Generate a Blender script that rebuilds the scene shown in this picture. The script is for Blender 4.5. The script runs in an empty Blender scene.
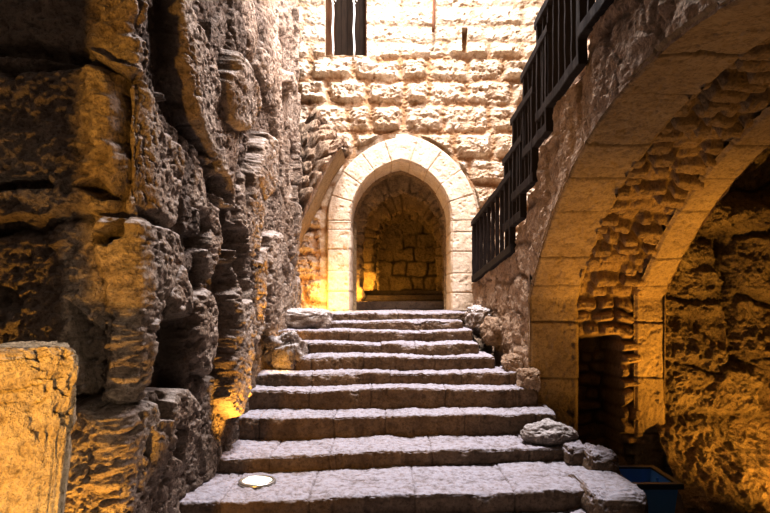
import bpy, math, random
import numpy as np
from mathutils import Vector

C = bpy.context.scene.collection
ZE = 2.15            # eye height above the ground
F = 620.0            # focal length in pixels (770 px wide frame)
PI = math.pi

# ------------------------------------------------------------------ noise
_rng = np.random.RandomState(7)
_perm = np.concatenate([_rng.permutation(256)] * 3).astype(np.int64)
_g = _rng.normal(size=(256, 3)); _g /= np.linalg.norm(_g, axis=1)[:, None]

def perlin(x, y, z):
    x, y, z = np.broadcast_arrays(np.asarray(x, float), np.asarray(y, float), np.asarray(z, float))
    xi = np.floor(x); yi = np.floor(y); zi = np.floor(z)
    xf = x - xi; yf = y - yi; zf = z - zi
    X = xi.astype(np.int64) & 255; Y = yi.astype(np.int64) & 255; Z = zi.astype(np.int64) & 255
    def fade(t): return t * t * t * (t * (t * 6 - 15) + 10)
    u, v, w = fade(xf), fade(yf), fade(zf)
    out = 0
    for i in (0, 1):
        for j in (0, 1):
            for k in (0, 1):
                h = _perm[_perm[_perm[(X + i) & 255] + ((Y + j) & 255)] + ((Z + k) & 255)]
                g = _g[h]
                d = g[..., 0] * (xf - i) + g[..., 1] * (yf - j) + g[..., 2] * (zf - k)
                out = out + d * (u if i else 1 - u) * (v if j else 1 - v) * (w if k else 1 - w)
    return out * 1.6

def fbm(x, y, z, sc=1.0, octv=4, gain=0.5, seed=0, ridge=False):
    a = 1.0; s = sc; out = 0; tot = 0
    for o in range(octv):
        n = perlin(x * s + seed * 17.3 + o * 5.1, y * s + seed * 7.7 - o * 3.3, z * s + o * 9.2 + seed * 3.1)
        if ridge: n = 1 - 2 * np.abs(n)
        out = out + a * n; tot += a; a *= gain; s *= 2.03
    return out / tot

def sm(t, a=0.0, b=1.0):
    t = np.clip((t - a) / (b - a), 0, 1)
    return t * t * (3 - 2 * t)

def worley(u, v, sc, seed=0, jit=0.9):
    """2-D cell noise: distance to nearest and second nearest point, cell random."""
    u = u * sc; v = v * sc
    ui = np.floor(u).astype(np.int64); vi = np.floor(v).astype(np.int64)
    f1 = np.full(u.shape, 9.0); f2 = np.full(u.shape, 9.0); cid = np.zeros(u.shape)
    for i in (-1, 0, 1):
        for j in (-1, 0, 1):
            a = ui + i; b = vi + j
            h = _perm[_perm[(a + seed * 31) & 255] + (b & 255)]
            h2 = _perm[(h + 57) & 255]; h3 = _perm[(h2 + 91) & 255]
            px = a + 0.5 + jit * (h / 255.0 - 0.5); py = b + 0.5 + jit * (h2 / 255.0 - 0.5)
            d = np.hypot(px - u, py - v)
            near = d < f1
            f2 = np.where(near, f1, np.minimum(f2, d))
            cid = np.where(near, h3 / 255.0, cid)
            f1 = np.where(near, d, f1)
    return f1, f2, cid

def masonry(u, v, rows, wmin, wmax, seed, warp=0.03, rr=0.06, u0=-30, u1=30):
    """edge distance (rounded), two per-block randoms, local block coordinates"""
    rnd = random.Random(seed)
    uw = u + warp * fbm(u, v, 0, 1.7, 3, seed=seed)
    vw = v + warp * fbm(u, v, 5, 1.7, 3, seed=seed + 3)
    rows = np.asarray(rows, float)
    ri = np.clip(np.searchsorted(rows, vw) - 1, 0, len(rows) - 2)
    du = np.zeros(u.shape); r1 = np.zeros(u.shape); r2 = np.zeros(u.shape); lu = np.zeros(u.shape)
    for r in range(len(rows) - 1):
        cols = [u0 + rnd.random() * wmax]
        while cols[-1] < u1: cols.append(cols[-1] + rnd.uniform(wmin, wmax))
        cols = np.array(cols); rv1 = np.array([rnd.random() for _ in cols]); rv2 = np.array([rnd.random() for _ in cols])
        m = ri == r
        if not m.any(): continue
        uu = uw[m]; ci = np.clip(np.searchsorted(cols, uu) - 1, 0, len(cols) - 2)
        a = uu - cols[ci]; b = cols[ci + 1] - uu
        du[m] = np.minimum(a, b); r1[m] = rv1[ci]; r2[m] = rv2[ci]; lu[m] = (a - b) / (a + b)
    a = vw - rows[ri]; b = rows[ri + 1] - vw
    dv = np.minimum(a, b); lv = (a - b) / np.maximum(a + b, 1e-6)
    e = rr - np.hypot(rr - np.clip(du, 0, rr), rr - np.clip(dv, 0, rr))
    return np.clip(e, 0, None), r1, r2, lu, lv

def polyd(U, V, poly):
    """signed distance (inside positive) to a polygon, evaluated only near it"""
    out = np.full(U.shape, -99.0); p = np.array(poly, float)
    m = (U > p[:, 0].min() - 8) & (U < p[:, 0].max() + 8) & (V > p[:, 1].min() - 8) & (V < p[:, 1].max() + 8)
    if not m.any(): return out
    x = U[m]; y = V[m]; dm = np.full(x.shape, 1e9); ins = np.zeros(x.shape, bool)
    for i in range(len(p)):
        a = p[i]; b = p[(i + 1) % len(p)]; e = b - a
        t = np.clip(((x - a[0]) * e[0] + (y - a[1]) * e[1]) / (e @ e), 0, 1)
        dm = np.minimum(dm, np.hypot(x - a[0] - t * e[0], y - a[1] - t * e[1]))
        c = (a[1] > y) != (b[1] > y)
        with np.errstate(divide='ignore', invalid='ignore'):
            ins ^= c & (x < (b[0] - a[0]) * (y - a[1]) / (b[1] - a[1] + 1e-12) + a[0])
    out[m] = np.where(ins, dm, -dm)
    return out

# ------------------------------------------------------------------ mesh builders
def link(name, me, mat, parent=None, loc=None):
    o = bpy.data.objects.new(name, me); C.objects.link(o)
    if mat: me.materials.append(mat)
    if parent is not None:
        o.parent = parent
    return o

def mk(name, verts, faces, mat, parent=None, tint=None, cav=None, smooth=True, origin=None):
    """verts in eye-relative coordinates (x right, y away, z up from the eye)"""
    verts = np.asarray(verts, float).copy(); verts[:, 2] += ZE
    if parent is not None: org = np.array(parent.location)
    elif origin is not None: org = np.array(origin, float) + (0, 0, ZE)
    else: org = np.array([(verts[:, 0].min() + verts[:, 0].max()) / 2, (verts[:, 1].min() + verts[:, 1].max()) / 2, verts[:, 2].min()])
    verts -= org
    me = bpy.data.meshes.new(name)
    faces = np.asarray(faces, np.int32) if not isinstance(faces, list) else faces
    if isinstance(faces, list):
        me.from_pydata(verts.tolist(), [], faces)
    else:
        n = len(faces); k = faces.shape[1]
        me.vertices.add(len(verts)); me.vertices.foreach_set('co', verts.ravel())
        me.loops.add(n * k); me.loops.foreach_set('vertex_index', faces.ravel())
        me.polygons.add(n); me.polygons.foreach_set('loop_start', np.arange(n, dtype=np.int32) * k)
        me.update(calc_edges=True)
    me.polygons.foreach_set('use_smooth', np.full(len(me.polygons), smooth))
    for nm, arr in (('tint', tint), ('cav', cav)):
        a = me.attributes.new(nm, 'FLOAT', 'POINT')
        vals = np.full(len(verts), 0.5 if nm == 'tint' else 0.0) if arr is None else np.asarray(arr, float).ravel()
        a.data.foreach_set('value', vals.astype(np.float32))
    me.validate()
    o = link(name, me, mat, parent)
    if parent is None: o.location = org
    return o

def gridfaces(nu, nv, off=0, flip=False, keep=None):
    i = np.arange(nu - 1)[:, None]; j = np.arange(nv - 1)[None, :]
    a = i * nv + j; b = (i + 1) * nv + j; c = b + 1; d = a + 1
    f = np.stack([a, d, c, b] if flip else [a, b, c, d], -1).reshape(-1, 4) + off
    if keep is not None: f = f[keep.ravel()]
    return f

def normals(P):
    du = np.gradient(P, axis=0); dv = np.gradient(P, axis=1)
    n = np.cross(du, dv); l = np.linalg.norm(n, axis=-1, keepdims=True)
    return n / np.maximum(l, 1e-9)

def surf(name, P, N, disp, mat, tint=None, cav=None, parent=None, keep=None, flip=False, extra=None):
    Q = P + N * disp[..., None]
    if extra is not None: Q = Q + extra
    nu, nv = P.shape[:2]
    return mk(name, Q.reshape(-1, 3), gridfaces(nu, nv, flip=flip, keep=keep), mat, parent, tint, cav)

def struct(o): o['kind'] = 'structure'; return o
def thing(name, label, cat, loc, group=None):
    o = bpy.data.objects.new(name, None); C.objects.link(o)
    o.location = (loc[0], loc[1], loc[2] + ZE); o.empty_display_size = 0.1
    return tag(o, label, cat, group)
def tag(o, label, cat, group=None):
    o['label'] = label; o['category'] = cat
    if group: o['group'] = group
    return o

# ------------------------------------------------------------------ materials
def stone(name, light, dark, crev, scale=3.0, bump=0.5, bdist=0.02, dust_toplight=None, toplight_amt=0.0, rough=0.92, streak=0.0, fine=45):
    m = bpy.data.materials.new(name); m.use_nodes = True
    nt = m.node_tree; nd = nt.nodes; L = nt.links; bs = nd['Principled BSDF']
    bs.inputs['Roughness'].default_value = rough
    bs.inputs['Specular IOR Level'].default_value = 0.25
    geo = nd.new('ShaderNodeNewGeometry')
    def noise(sc, det=6, r=0.62, dist=0.0):
        n = nd.new('ShaderNodeTexNoise'); n.inputs['Scale'].default_value = sc
        n.inputs['Detail'].default_value = det; n.inputs['Roughness'].default_value = r
        n.inputs['Distortion'].default_value = dist
        L.new(geo.outputs['Position'], n.inputs['Vector']); return n
    def mixc(fac, a, b, mode='MIX'):
        mx = nd.new('ShaderNodeMix'); mx.data_type = 'RGBA'; mx.blend_type = mode
        if isinstance(fac, (int, float)): mx.inputs[0].default_value = fac
        else: L.new(fac, mx.inputs[0])
        for s, v in ((6, a), (7, b)):
            if isinstance(v, tuple): mx.inputs[s].default_value = (*v, 1)
            else: L.new(v, mx.inputs[s])
        return mx.outputs[2]
    def ramp(inp, a, b, lo=0.0, hi=1.0):
        r = nd.new('ShaderNodeMapRange'); r.inputs[1].default_value = a; r.inputs[2].default_value = b
        r.inputs[3].default_value = lo; r.inputs[4].default_value = hi; L.new(inp, r.inputs[0]); return r.outputs[0]
    ta = nd.new('ShaderNodeAttribute'); ta.attribute_name = 'tint'
    ca = nd.new('ShaderNodeAttribute'); ca.attribute_name = 'cav'
    n1 = noise(scale, 8, 0.65, 0.4); n2 = noise(scale * 7, 5, 0.7); n3 = noise(fine, 4, 0.7)
    c = mixc(ramp(n1.outputs[0], 0.36, 0.64), dark, light)
    c = mixc(ramp(ta.outputs['Fac'], 0, 1, 0.0, 0.55), c, mixc(0.5, light, dark))
    c = mixc(ramp(n2.outputs[0], 0.3, 0.52, 0.55, 0.0), c, crev)
    c = mixc(ramp(n3.outputs[0], 0.32, 0.5, 0.5, 0.0), c, crev)
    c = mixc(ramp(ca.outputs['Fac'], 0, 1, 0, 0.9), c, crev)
    if dust_toplight:  # dust and overhead light painted together onto upward faces
        sx = nd.new('ShaderNodeSeparateXYZ'); L.new(geo.outputs['Normal'], sx.inputs[0])
        f = ramp(sx.outputs[2], 0.35, 0.85, 0, toplight_amt)
        mm = nd.new('ShaderNodeMath'); mm.operation = 'MULTIPLY'; L.new(f, mm.inputs[0])
        m2 = nd.new('ShaderNodeMath'); m2.operation = 'MULTIPLY'; L.new(ramp(n2.outputs[0], 0.34, 0.56, 0.40, 1.0), m2.inputs[0])
        L.new(ramp(ca.outputs['Fac'], 0.1, 1.0, 1.0, 0.15), m2.inputs[1]); L.new(m2.outputs[0], mm.inputs[1])
        c = mixc(mm.outputs[0], c, dust_toplight)
    L.new(c, bs.inputs['Base Color'])
    vor = nd.new('ShaderNodeTexVoronoi'); vor.inputs['Scale'].default_value = fine * 0.55
    L.new(geo.outputs['Position'], vor.inputs['Vector'])
    ad = nd.new('ShaderNodeMath'); ad.operation = 'ADD'
    L.new(n3.outputs[0], ad.inputs[0])
    L.new(ramp(vor.outputs[0], 0.0, 0.5, 0.0, 0.5), ad.inputs[1])
    b1 = nd.new('ShaderNodeBump'); b1.inputs['Strength'].default_value = bump; b1.inputs['Distance'].default_value = bdist
    L.new(ad.outputs[0], b1.inputs['Height'])
    b2 = nd.new('ShaderNodeBump'); b2.inputs['Strength'].default_value = bump; b2.inputs['Distance'].default_value = bdist * 3
    L.new(n2.outputs[0], b2.inputs['Height']); L.new(b1.outputs[0], b2.inputs['Normal'])
    L.new(b2.outputs[0], bs.inputs['Normal'])
    return m

def plain(name, col, rough=0.6, metal=0.0, emit=None, es=0.0, nscale=20, var=0.35, bump=0.3):
    m = bpy.data.materials.new(name); m.use_nodes = True
    nt = m.node_tree; nd = nt.nodes; L = nt.links; bs = nd['Principled BSDF']
    bs.inputs['Roughness'].default_value = rough; bs.inputs['Metallic'].default_value = metal
    if rough > 0.65: bs.inputs['Specular IOR Level'].default_value = 0.1
    tc = nd.new('ShaderNodeTexCoord'); n = nd.new('ShaderNodeTexNoise'); n.inputs['Scale'].default_value = nscale
    n.inputs['Detail'].default_value = 6
    mp = nd.new('ShaderNodeMapping'); mp.inputs['Scale'].default_value = (1, 1, 0.25)
    L.new(tc.outputs['Object'], mp.inputs[0]); L.new(mp.outputs[0], n.inputs['Vector'])
    mx = nd.new('ShaderNodeMix'); mx.data_type = 'RGBA'
    mx.inputs[6].default_value = (*[c * (1 - var) for c in col], 1); mx.inputs[7].default_value = (*[min(1, c * (1 + var)) for c in col], 1)
    L.new(n.outputs[0], mx.inputs[0]); L.new(mx.outputs[2], bs.inputs['Base Color'])
    b = nd.new('ShaderNodeBump'); b.inputs['Strength'].default_value = bump; b.inputs['Distance'].default_value = 0.01
    L.new(n.outputs[0], b.inputs['Height']); L.new(b.outputs[0], bs.inputs['Normal'])
    if emit: bs.inputs['Emission Color'].default_value = (*emit, 1); bs.inputs['Emission Strength'].default_value = es
    return m

M_left = stone('weathered_grey_brown_stone', (0.64, 0.51, 0.40), (0.40, 0.28, 0.19), (0.055, 0.032, 0.02), 2.2, 1.0, 0.022, dust_toplight=(0.74, 0.67, 0.62), toplight_amt=0.6)  # pale highlights of overhead light painted on upward ledges, along with crust
M_back = stone('sunlit_limestone', (0.80, 0.72, 0.60), (0.62, 0.49, 0.35), (0.33, 0.18, 0.08), 2.5, 0.6, 0.02, fine=30)  # orange crevice colour stands in for warm-tinted shade between blocks
M_ring = stone('dressed_limestone', (0.76, 0.66, 0.53), (0.62, 0.50, 0.37), (0.36, 0.24, 0.14), 2.0, 0.35, 0.012, fine=40)
M_right = stone('rough_pinkish_rubble', (0.56, 0.41, 0.29), (0.36, 0.24, 0.155), (0.09, 0.05, 0.03), 2.4, 0.8, 0.02)
M_vous = stone('ochre_dressed_stone', (0.42, 0.30, 0.165), (0.29, 0.195, 0.10), (0.09, 0.055, 0.025), 2.4, 0.45, 0.012)
M_rub = stone('ochre_rubble', (0.50, 0.34, 0.17), (0.31, 0.20, 0.09), (0.07, 0.04, 0.016), 3.0, 0.6, 0.02)
M_rock = stone('golden_rock_face', (0.56, 0.41, 0.24), (0.38, 0.26, 0.14), (0.06, 0.035, 0.015), 2.2, 0.9, 0.03)
M_step = stone('worn_step_stone', (0.27, 0.18, 0.11), (0.13, 0.083, 0.05), (0.04, 0.024, 0.015), 2.6, 0.6, 0.012,
               dust_toplight=(0.40, 0.38, 0.42), toplight_amt=0.95)  # treads painted paler and bluer than the dark risers, like skylight from above
M_pale = stone('dusty_pale_rock', (0.50, 0.42, 0.36), (0.30, 0.22, 0.16), (0.08, 0.05, 0.035), 4.0, 0.8, 0.02,
               dust_toplight=(0.76, 0.71, 0.69), toplight_amt=0.9)
M_block = stone('pitted_golden_block', (0.66, 0.54, 0.38), (0.52, 0.38, 0.22), (0.10, 0.06, 0.03), 3.5, 0.9, 0.02, fine=32)
M_corr = stone('corridor_masonry', (0.50, 0.37, 0.22), (0.28, 0.19, 0.10), (0.05, 0.03, 0.015), 2.2, 0.7, 0.02)
M_floor = stone('dark_paving', (0.22, 0.16, 0.11), (0.12, 0.085, 0.06), (0.04, 0.025, 0.018), 2.0, 0.5, 0.015)
M_wood = plain('blackened_timber', (0.020, 0.014, 0.012), 0.7, nscale=30, var=0.6, bump=0.5)
M_board = plain('dark_brown_boards', (0.020, 0.011, 0.006), 0.8, nscale=18, var=0.8)
M_frame = plain('brown_window_timber', (0.08, 0.035, 0.015), 0.7, nscale=18, var=0.5)
M_white = plain('white_painted_iron', (0.75, 0.72, 0.68), 0.5, nscale=10, var=0.1)
M_rust = plain('rusty_iron', (0.20, 0.09, 0.05), 0.8, nscale=25, var=0.5)
M_blue = plain('blue_plastic', (0.10, 0.34, 0.80), 0.45, nscale=6, var=0.25, bump=0.1)
M_rim = plain('dark_plastic_rim', (0.02, 0.035, 0.06), 0.4, nscale=6, var=0.2, bump=0.1)
M_steel = plain('brushed_steel_ring', (0.45, 0.43, 0.40), 0.35, 0.8, nscale=30, var=0.2)
M_lamp = plain('lamp_glass_reflection', (0.8, 0.75, 0.6), 0.2, 0, (1.0, 0.93, 0.75), 1.1, nscale=14, var=0.2)  # emission stands in for light reflected by the lamp's glass

def rough_disp(x, y, z, seed, big=0.05, mid=0.025, small=0.008, pits=0.012):
    d = big * fbm(x, y, z, 1.3, 3, seed=seed)
    d = d + mid * fbm(x, y, z, 5.0, 4, 0.55, seed=seed + 1, ridge=True)
    d = d + small * fbm(x, y, z, 22.0, 3, 0.6, seed=seed + 2)
    if pits:
        p = fbm(x, y, z, 11.0, 3, 0.5, seed=seed + 3)
        d = d - pits * sm(p, 0.12, 0.45)
    return d

# ================================================================== LEFT WALL
def left_wall():
    yc = 3.72; xw = -1.46
    # path: from far left along the end face, round the corner, then along the passage to depth 9.5
    r = 0.10
    L1 = 2.0; arc = r * PI / 2; L2 = 9.45 - yc - r
    n1, n2, n3 = 240, 14, 430
    s = np.concatenate([np.linspace(0, L1, n1, endpoint=False), L1 + np.linspace(0, arc, n2, endpoint=False),
                        L1 + arc + np.linspace(0, 1, n3) ** 1.25 * L2])
    px = np.zeros_like(s); py = np.zeros_like(s); nx = np.zeros_like(s); ny = np.zeros_like(s)
    x0 = xw - r - L1
    a = s < L1
    px[a] = x0 + s[a]; py[a] = yc; ny[a] = -1
    b = (s >= L1) & (s < L1 + arc); th = (s[b] - L1) / r
    px[b] = xw - r + r * np.sin(th); py[b] = yc + r - r * np.cos(th); nx[b] = np.sin(th); ny[b] = -np.cos(th)
    c = s >= L1 + arc
    px[c] = xw; py[c] = yc + r + (s[c] - L1 - arc); nx[c] = 1
    z = np.concatenate([np.linspace(-2.16, 2.4, 560, endpoint=False), np.linspace(2.4, 5.6, 200)])
    S, Z = np.meshgrid(s, z, indexing='ij')
    P = np.stack([px[:, None] + 0 * Z, py[:, None] + 0 * Z, Z], -1)
    N = np.stack([nx[:, None] + 0 * Z, ny[:, None] + 0 * Z, 0 * Z], -1)
    # drift of face so the far end sits a little nearer the axis
    P[..., 0] += np.where(c[:, None], 0.040 * (P[..., 1] - yc), 0)
    rows = [-3.0, -1.55, -0.62, 0.43, 1.36, 2.25, 3.1, 4.0, 4.9, 6]
    X, Y = P[..., 0], P[..., 1]
    e, r1, r2, lu, lv = masonry(S, Z + 0.08 * fbm(S, Z, 2, 0.9, 2), rows, 0.6, 1.3, 41, warp=0.16, rr=0.10)
    jw = 0.5 + 0.5 * sm(fbm(S, Z, 3, 1.4, 3, seed=9), -0.25, 0.3)
    side = sm(S, L1, L1 + 0.3)
    jn = (1 - sm(e, 0.0, 0.055)) * jw * (1 - 0.75 * side)
    d = -0.13 * jn + 0.16 * (r1 - 0.5)
    d += (0.07 + 0.09 * side) * (r2 - 0.5) * 2 * lu + 0.10 * (r1 - 0.5) * lv
    # broken facets
    wu = S + 0.12 * fbm(S, Z, 4, 1.6, 3, seed=43); wv = Z + 0.12 * fbm(S, Z, 6, 1.6, 3, seed=44)
    f1, f2, cid = worley(wu * 1.2, wv * 0.62, 2.1, 5)
    fc_ = sm(f2 - f1, 0.0, 0.10)
    d += 0.13 * (cid - 0.5) * fc_ * (0.35 + 0.65 * side) - 0.035 * (1 - fc_) * side
    f1b, f2b, cidb = worley(wu * 1.1 + 3, wv * 0.8, 5.3, 6)
    d += 0.035 * (cidb - 0.5) * sm(f2b - f1b, 0, 0.12)
    hole = sm(fbm(S, Z, 8, 1.6, 3, seed=21), 0.30, 0.48)
    d -= 0.16 * hole
    def dent(y0, z0, ry, rz, dep):
        q = np.hypot((S - y0) / ry, (Z - z0) / rz) + 0.35 * fbm(S, Z, 3, 5, 3, seed=int(abs(y0) * 10))
        return dep * (1 - sm(q, 0.75, 1.1))
    so = L1 + arc - yc - r      # passage depth -> path coordinate
    nich = 0 * S
    d = d * (1 - 0.45 * side) - 0.09 * side
    # slabs and hollows of the passage face, traced as bearings on the wall plane: (level, corners)
    SL = [
     (0.00, [(130,0),(130,-60),(156,-60),(153,0),(150,35),(145,62),(138,72),(127,60),(129,25)]),
     (0.00, [(137,72),(148,76),(158,88),(163,105),(172,130),(186,145),(190,160),(187,185),(185,205),(180,225),(172,230),(160,215),(148,205),(142,190),(138,165),(141,130),(140,100)]),
     (0.03, [(186,-60),(198,-60),(198,6),(207,28),(216,50),(222,72),(226,95),(234,120),(238,140),(222,155),(213,168),(205,150),(195,128),(188,104),(185,78),(187,52),(184,28)]),
     (0.03, [(236,-50),(252,-50),(258,25),(260,50),(256,66),(247,52),(245,25)]),
     (0.14, [(242,48),(252,65),(262,85),(266,103),(258,125),(247,133),(238,120),(234,100),(236,75)]),
     (0.05, [(262,45),(272,55),(275,75),(270,95),(266,85),(262,65)]),
     (0.13, [(288,68),(297,72),(301,85),(293,98),(287,90)]),
     (-0.02, [(193,152),(208,170),(211,200),(209,225),(203,212),(190,208),(188,195),(190,170)]),
     (0.00, [(211,195),(224,208),(227,230),(225,255),(213,285),(209,255),(211,230)]),
     (0.04, [(215,130),(240,130),(243,150),(239,200),(237,210),(226,205),(220,170)]),
     (0.02, [(250,156),(262,190),(268,205),(266,240),(258,262),(242,250),(241,208),(246,170)]),
     (0.06, [(266,130),(280,140),(280,180),(269,203),(258,178)]),
     (0.03, [(140,215),(165,225),(180,232),(188,255),(181,272),(169,297),(166,311),(153,320),(141,336),(136,380),(125,390),(128,340),(133,312),(138,280),(137,250)]),
     (0.01, [(186,262),(198,290),(196,325),(193,383),(187,383),(184,335),(173,300),(181,272)]),
     (0.01, [(213,286),(221,302),(220,349),(214,378),(203,372),(199,330),(201,297)]),
     (0.10, [(240,250),(257,250),(259,328),(256,395),(244,420),(235,400),(236,335),(239,290)]),
     (0.03, [(262,250),(271,245),(268,320),(263,350),(258,340)]),
     (0.07, [(273,235),(286,230),(285,310),(277,330),(271,330)]),
     (0.02, [(108,395),(128,393),(149,401),(151,427),(143,458),(133,494),(130,530),(95,530),(99,458),(107,427)]),
     (0.05, [(160,400),(178,400),(190,383),(203,406),(205,432),(198,458),(194,494),(194,530),(148,530),(146,470),(152,430)]),
     (0.00, [(262,-40),(280,-40),(283,60),(286,120),(284,170),(276,120),(268,40)]),
    ]
    HO = [(-0.30, [(138,388),(141,338),(153,324),(167,313),(175,302),(185,325),(186,362),(188,390)]),
     (-0.22, [(190,212),(200,210),(207,228),(203,250),(195,258),(187,245)]), (-0.20, [(210,170),(219,178),(225,205),(218,203),(211,190)]),
     (-0.24, [(226,222),(236,230),(239,263),(238,300),(225,302),(222,265)]), (-0.16, [(244,136),(246,150),(242,212),(239,208),(241,160)]),
     (-0.14, [(153,401),(162,401),(163,420),(155,420)]), (-0.12, [(148,432),(154,434),(154,458),(147,456)]), (-0.12, [(170,425),(177,428),(177,460),(170,455)]),
     (-0.17, [(150,42),(158,0),(168,-40),(176,-40),(172,30),(178,80),(184,118),(200,150),(208,166),(190,148),(172,122),(164,96),(157,80),(146,68)])]
    D0 = np.maximum(Y, yc + 0.02)
    nzp = 4.0 * fbm(S, Z, 5, 4.0, 4, 0.6, seed=91)
    V = 298 - Z * F / D0; ing = np.zeros(S.shape)
    slabn = 0.045 * fbm(X, Y, Z, 2.0, 3, seed=92)
    for k, (lv_, pl) in enumerate(SL):
        U = 385 + (xw + 0.04 * (D0 - yc) + lv_) * F / D0
        q = polyd(U + nzp, V + nzp * 0.6, pl); w_ = sm(q, -0.6, 1.6) * side * (Y > yc)
        lip = sm(q, 0.0, 5.0)
        d = d * (1 - w_) + w_ * (lv_ - 0.035 * (1 - lip) + slabn)
        ing = np.maximum(ing, w_)
    for lv_, pl in HO:
        U = 385 + (xw + 0.04 * (D0 - yc) + 0.3 * lv_) * F / D0
        q = polyd(U + nzp * 0.6, V + nzp * 0.5, pl); w_ = sm(q, -1.0, 1.5) * (S > L1)
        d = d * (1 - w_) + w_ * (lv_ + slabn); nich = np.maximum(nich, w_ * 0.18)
    # golden-lit gully rising from the stair foot
    # end face: holes, a wide joint and a split ledge
    UE = 385 + X * F / yc; VE = 298 - Z * F / yc; ef = S < L1 + 0.5 * arc
    for lv_, pl in [(-0.16, [(80,188),(101,178),(120,200),(105,201)]), (-0.18, [(94,235),(110,232),(128,218),(127,238),(118,248),(98,245)]),
                    (-0.13, [(-60,44),(30,44),(95,52),(90,60),(20,60),(-60,58)]), (0.08, [(90,52),(112,58),(138,70),(130,77),(108,66)]),
                    (-0.10, [(-60,182),(55,178),(60,190),(-60,196)]), (-0.12, [(70,300),(105,330),(108,395),(98,400),(80,350)])]:
        q = polyd(UE + nzp, VE + nzp, pl); w_ = sm(q, -1.0, 3.0) * ef
        d = d * (1 - w_) + w_ * lv_; nich = np.maximum(nich, 0.15 * w_ * (lv_ < 0))
    d += rough_disp(X, Y, Z, 11, 0.05, 0.020, 0.0, 0.022)
    pit = fbm(X, Y, Z, 15.0, 3, 0.6, seed=95); d -= 0.026 * sm(pit, 0.0, 0.45)
    d += 0.010 * fbm(X, Y, Z, 34.0, 2, 0.6, seed=96)
    d += ef * 0.035 * fbm(X, Y, Z * 1.5, 7.0, 3, 0.6, seed=97, ridge=True)
    Q = N * 0
    Q[..., 2] = 0.02 * fbm(X, Y, Z, 3.0, 2, seed=61)
    Q[..., 0] = -0.16 * sm(-Z, 0.1, 1.5) * (1 - sm(Y, yc, 5.0))      # the near corner retreats toward the ground
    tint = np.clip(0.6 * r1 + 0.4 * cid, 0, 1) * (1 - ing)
    cav = np.clip(jn * 0.8 + 0.4 * hole * (1 - ing) + 3.6 * nich + 0.6 * side * (1 - ing) * (1 - 0.6 * sm(Y, 6.5, 8.5)) + 0.45 * sm(pit, 0.05, 0.45) + 0.3 * sm(-fbm(X, Y, Z, 5.0, 4, 0.55, seed=12, ridge=True), 0.0, 0.6), 0, 1)  # shade of hollows and gaps between slabs is darkened into the colour
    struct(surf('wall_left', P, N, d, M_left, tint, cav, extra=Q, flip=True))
    # far return of the wall (faces the doorway recess)
    u = np.linspace(-3.0, -1.42, 60); z = np.linspace(-2.16, 5.6, 240)
    U, Z = np.meshgrid(u, z, indexing='ij')
    P = np.stack([U, 9.40 + 0 * U, Z], -1); N = np.zeros_like(P); N[..., 1] = 1
    d = rough_disp(U, P[..., 1], Z, 3, 0.08, 0.04)
    struct(surf('wall_left_return', P, N, d, M_left, None, None, flip=True))
left_wall()

def shadow_pier():  # unseen pier, added only to cast a shadow edge on the wall end
    z = np.linspace(-2.16, 3.0, 150)
    path = np.array([(-2.6, 1.3), (-1.61, 1.3), (-1.61, 1.75), (-2.6, 1.75)])
    sg = np.concatenate([[0], np.cumsum(np.hypot(*np.diff(path, axis=0).T))]); t = np.linspace(0, sg[-1], 160)
    X = np.interp(t, sg, path[:, 0])[:, None] + 0 * z; Y = np.interp(t, sg, path[:, 1])[:, None] + 0 * z; Z = z[None, :] + 0 * X
    P = np.stack([X, Y, Z], -1); N = normals(P)
    struct(surf('added_shadow_pier', P, N, rough_disp(X, Y, Z, 14, 0.05, 0.03), M_left))
shadow_pier()

# ================================================================== BACK WALL with door and window openings
DX, DA, DC, DZS, DZ0 = 0.262, 0.835, 0.18, 1.28, -0.21
def arch2d(a, c, zs, z0, off, n_j, n_a):
    """left foot -> apex -> right foot; (x,z) offsets and outward normals"""
    R = a + c + off; aa = a + off
    pts = []; nr = []
    for z in np.linspace(z0, zs, n_j, endpoint=False): pts.append((-aa, z)); nr.append((-1, 0))
    th1 = math.acos(c / R)
    for t in np.linspace(0, th1, n_a): pts.append((c - R * math.cos(t), zs + R * math.sin(t))); nr.append((-math.cos(t), math.sin(t)))
    pl = [(-x, z) for x, z in pts[:-1]][::-1]; nl = [(-x, z) for x, z in nr[:-1]][::-1]
    return np.array(pts + pl), np.array(nr + nl)

def inside_door(x, z, off=0.0):
    xx = np.abs(x - DX); R = DA + DC + off
    body = (z <= DZS) & (xx < DA + off)
    head = (z > DZS) & (np.hypot(xx + DC, z - DZS) < R)
    return body | head

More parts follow.
